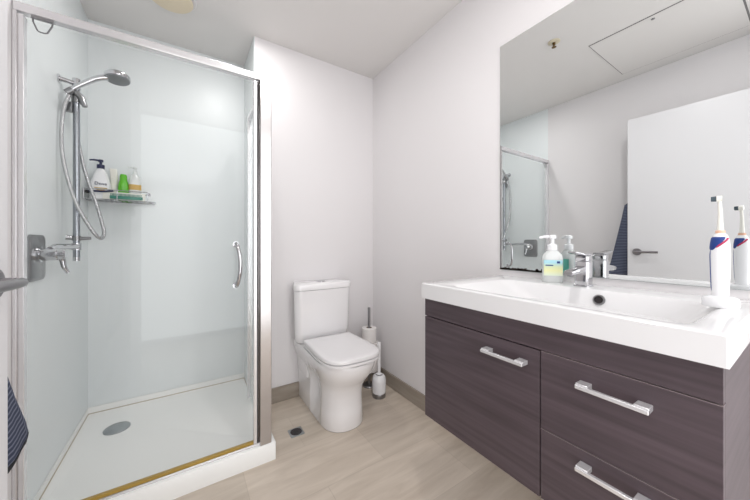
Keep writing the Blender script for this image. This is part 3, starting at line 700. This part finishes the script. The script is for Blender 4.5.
# tap
FX, FYY = 1.190, .466
root = thing('basin_tap', 'square chrome basin mixer tap on the back of the white basin top', 'tap', (FX, FYY, VT))
bm = B(); loft(bm, [rrect(0, 0, w_, w_, .008, z) for w_, z in ((.050, 0), (.050, .004), (.044, .006), (.044, .086), (.042, .088))]); finish('body', bm, M['chrome'], root)
bm = B(); loft(bm, [[(x, y, z) for y, z, x in rrect(0, zc, w_, h_, .006, xx)] for xx, zc, w_, h_ in ((-.015, .060, .034, .026), (-.065, .057, .032, .020), (-.112, .053, .030, .015), (-.115, .052, .027, .012))]); sp = finish('spout', bm, M['chrome'], root)
bm = B(); lathe(bm, (-.100, 0, .041), [(.009, 0), (.010, .008)], n=18); ae = finish('aerator', bm, M['dullchrome'], None); ae.parent = sp
bm = B(); loft(bm, [rrect(0, 0, .040, .040, .008, .089), rrect(0, 0, .044, .044, .008, .092), rrect(0, 0, .044, .044, .008, .106), rrect(0, 0, .038, .038, .008, .109)])
loft(bm, [[(x, y, z) for y, z, x in rrect(0, zc, w_, h_, .003, xx)] for xx, zc, w_, h_ in ((.018, .112, .036, .008), (-.03, .114, .034, .008), (-.085, .122, .028, .006), (-.088, .122, .024, .004))])
finish('lever', bm, M['chrome'], root)

# hand wash bottle
P = (1.196, .574)
root = thing('hand_wash_bottle', 'clear hand wash bottle with white pump beside the basin tap', 'soap bottle', (P[0], P[1], VT), rotz=-math.atan2(P[0], P[1])+.12)
bm = B(); loft(bm, [rrect(0, 0, w_, d_, .02, z) for w_, d_, z in ((.064, .040, 0), (.070, .046, .008), (.070, .046, .090), (.064, .042, .108), (.040, .032, .122), (.028, .028, .126))]); a = finish('bottle', bm, M['clearp'], root)
bm = B(); lathe(bm, (0, 0, .126), [(.0165, 0), (.0165, .020), (.010, .024), (.0065, .026), (.0065, .044), (.013, .045), (.013, .056), (.009, .059)], n=24)
tube(bm, [(0, 0, .178), (-.028, 0, .178), (-.044, 0, .174)], [.006, .0055, .0045], 12); finish('pump', bm, M['white'], root)
def wrapz(pts_z, w_, d_, front):
    out = []
    for z in pts_z:
        lp = [p for p in rrect(0, 0, w_, d_, .021, z, 8)]
        out.append(lp)
    return out
bm = B(); sgn = -1
for s, mi in ((-1, 0), (1, 1)):
    y_ = s*.0236
    xs = [-.031, -.029, -.02, 0, .02, .029, .031]
    fr = [[(x, y_ - s*(.0015 if abs(x) > .03 else 0), z) for x in xs] for z in (.028, .031, .085, .088)]
    bk = [[(x, y_ - s*.0035, z) for x in xs] for z in (.028, .031, .085, .088)]
    for r in range(3):
        for c1 in range(len(xs)-1):
            for q_ in (fr, bk):
                vv = [bm.verts.new(q_[r][c1]), bm.verts.new(q_[r][c1+1]), bm.verts.new(q_[r+1][c1+1]), bm.verts.new(q_[r+1][c1])]
                bm.faces.new(vv).material_index = mi
lb = finish('label', bm, [M['label'], M['teallabel']], None); lb.parent = a
bm = B(); box(bm, .012, .022, -.0250, -.0240, .076, .084); box(bm, -.026, .0, -.0250, -.0240, .066, .070); pr = finish('print', bm, M['blue'], None); pr.parent = a

# electric toothbrush on its charger
TBX, TBY = 1.088, .136
root = thing('electric_toothbrush', 'white electric toothbrush with blue stripe standing at the right end of the basin top', 'toothbrush', (TBX, TBY, VT), rotz=-math.atan2(TBX, TBY))
bm = B(); loft(bm, [circ((0, 0, z), r, 'Z', 32, r*.82) for r, z in ((.030, 0), (.0312, .003), (.0312, .016), (.0285, .022), (.018, .026), (.014, .0262))]); finish('charger', bm, M['white'], root)
hprof = [(.0138, .0255), (.0140, .028), (.0150, .05), (.0162, .09), (.0168, .125), (.0160, .150), (.0140, .166), (.0112, .174), (.0080, .178)]
bm = B(); loft(bm, [circ((0, 0, z), r, 'Z', 32) for r, z in hprof]); hb = finish('handle', bm, M['white'], root)
def hr(z):
    for (r0, z0), (r1, z1) in zip(hprof, hprof[1:]):
        if z0 <= z <= z1: return r0+(r1-r0)*(z-z0)/(z1-z0)
    return hprof[-1][0]
def skin(bm, a0, a1, za, zb, off, n=10, m_=8):
    for i in range(n):
        for j in range(m_):
            q_ = []
            for ii, jj in ((i, j), (i+1, j), (i+1, j+1), (i, j+1)):
                t = jj/m_
                lo = a0(t) if callable(a0) else a0; hi = a1(t) if callable(a1) else a1
                a = math.radians(lo+(hi-lo)*ii/n); z = za+(zb-za)*t
                edge_ = 0 if (ii in (0, n) or jj in (0, m_)) else 1
                r = hr(z)+off*edge_-.0003*(1-edge_); q_.append(bm.verts.new((r*math.cos(a), r*math.sin(a), z)))
            bm.faces.new(q_)
bm = B(); skin(bm, 160, 204, .034, .140, .0007); o = finish('grip_stripe', bm, M['blue'], None); o.parent = hb
bm = B(); skin(bm, lambda t: 135-85*min(1, t*1.15), lambda t: 225+85*min(1, t*1.15), .136, .170, .0011, n=24); o = finish('grip_cap', bm, M['blue'], None); o.parent = hb
bm = B(); skin(bm, lambda t: 226+85*min(1, t*1.15), lambda t: 250+95*min(1, t*1.05), .142, .168, .0009); skin(bm, lambda t: 110-95*min(1, t*1.05), lambda t: 134-85*min(1, t*1.15), .142, .168, .0009); o = finish('red_accent', bm, M['red'], None); o.parent = hb
bm = B(); lathe(bm, (0, 0, .177), [(.0082, 0), (.0082, .007), (.0070, .008)], n=20); o = finish('colour_ring', bm, M['peach'], root)
bm = B(); tube(bm, [(0, 0, .184), (0, 0, .200), (0, 0, .225), (-.001, 0, .250), (-.002, 0, .262)], [.0062, .0050, .0040, .0034, .0034], 16)
bm2h = bm; lathe(bm, (-.001, 0, .262), [(.0075, -.005), (.0075, .004)], 'X', 20); o = finish('brush_head', bm, M['ivory'], root)
bm = B(); lathe(bm, (-.006, 0, .262), [(.0065, 0), (.0060, -.009)], 'X', 20); o2 = finish('bristles', bm, M['bristle'], None); o2.parent = o

# ------------------------------------------------------------------ mirror
root = thing('wall_mirror', 'large frameless rectangular mirror on the right wall above the vanity', 'mirror', (XR, (VL+.09)/2, .9403))
MZ0, MZ1, MY0, MY1, MXF = .9403, 2.0085, .075, .844, 1.2624
bm = B(); box(bm, MXF+.0006, XR-.0005, MY0, MY1, MZ0, MZ1); bk = finish('backing', bm, mat('mirror_edge_glass', srgb(150, 160, 156), .3, noise=(9, .05)))
bm = B(); box(bm, MXF, MXF+.0006, MY0+.001, MY1-.001, MZ0+.001, MZ1-.001); gl = finish('glass', bm, M['mirror'], smooth=False)
# blackened silvering creeping up from the bottom edge near the shower side
bm = B(); rnd = random.Random(7)
def blob(y, z, ry, rz_):
    n = 14; pts = []
    for i in range(n):
        a = 2*PI*i/n; k = 1+rnd.uniform(-.25, .25)
        pts.append((y+ry*k*math.cos(a), max(MZ0+.001, z+rz_*k*math.sin(a))))
    loft(bm, [[(MXF-.0003, a_, b_) for a_, b_ in pts], [(MXF-.0001, a_, b_) for a_, b_ in pts]])
y = .840
while y > .63:
    blob(y, MZ0+.003, .006, rnd.uniform(.005, .011)); y -= .0065
blob(.738, MZ0+.006, .012, .008); blob(.645, MZ0+.008, .007, .010); blob(.668, MZ0+.007, .007, .009); blob(.80, MZ0+.006, .01, .008)
co = finish('corroded_edge', bm, M['corrode'], smooth=False); co['label'] = 'black corroded silvering along the bottom edge'
adopt(root, bk, gl, co)
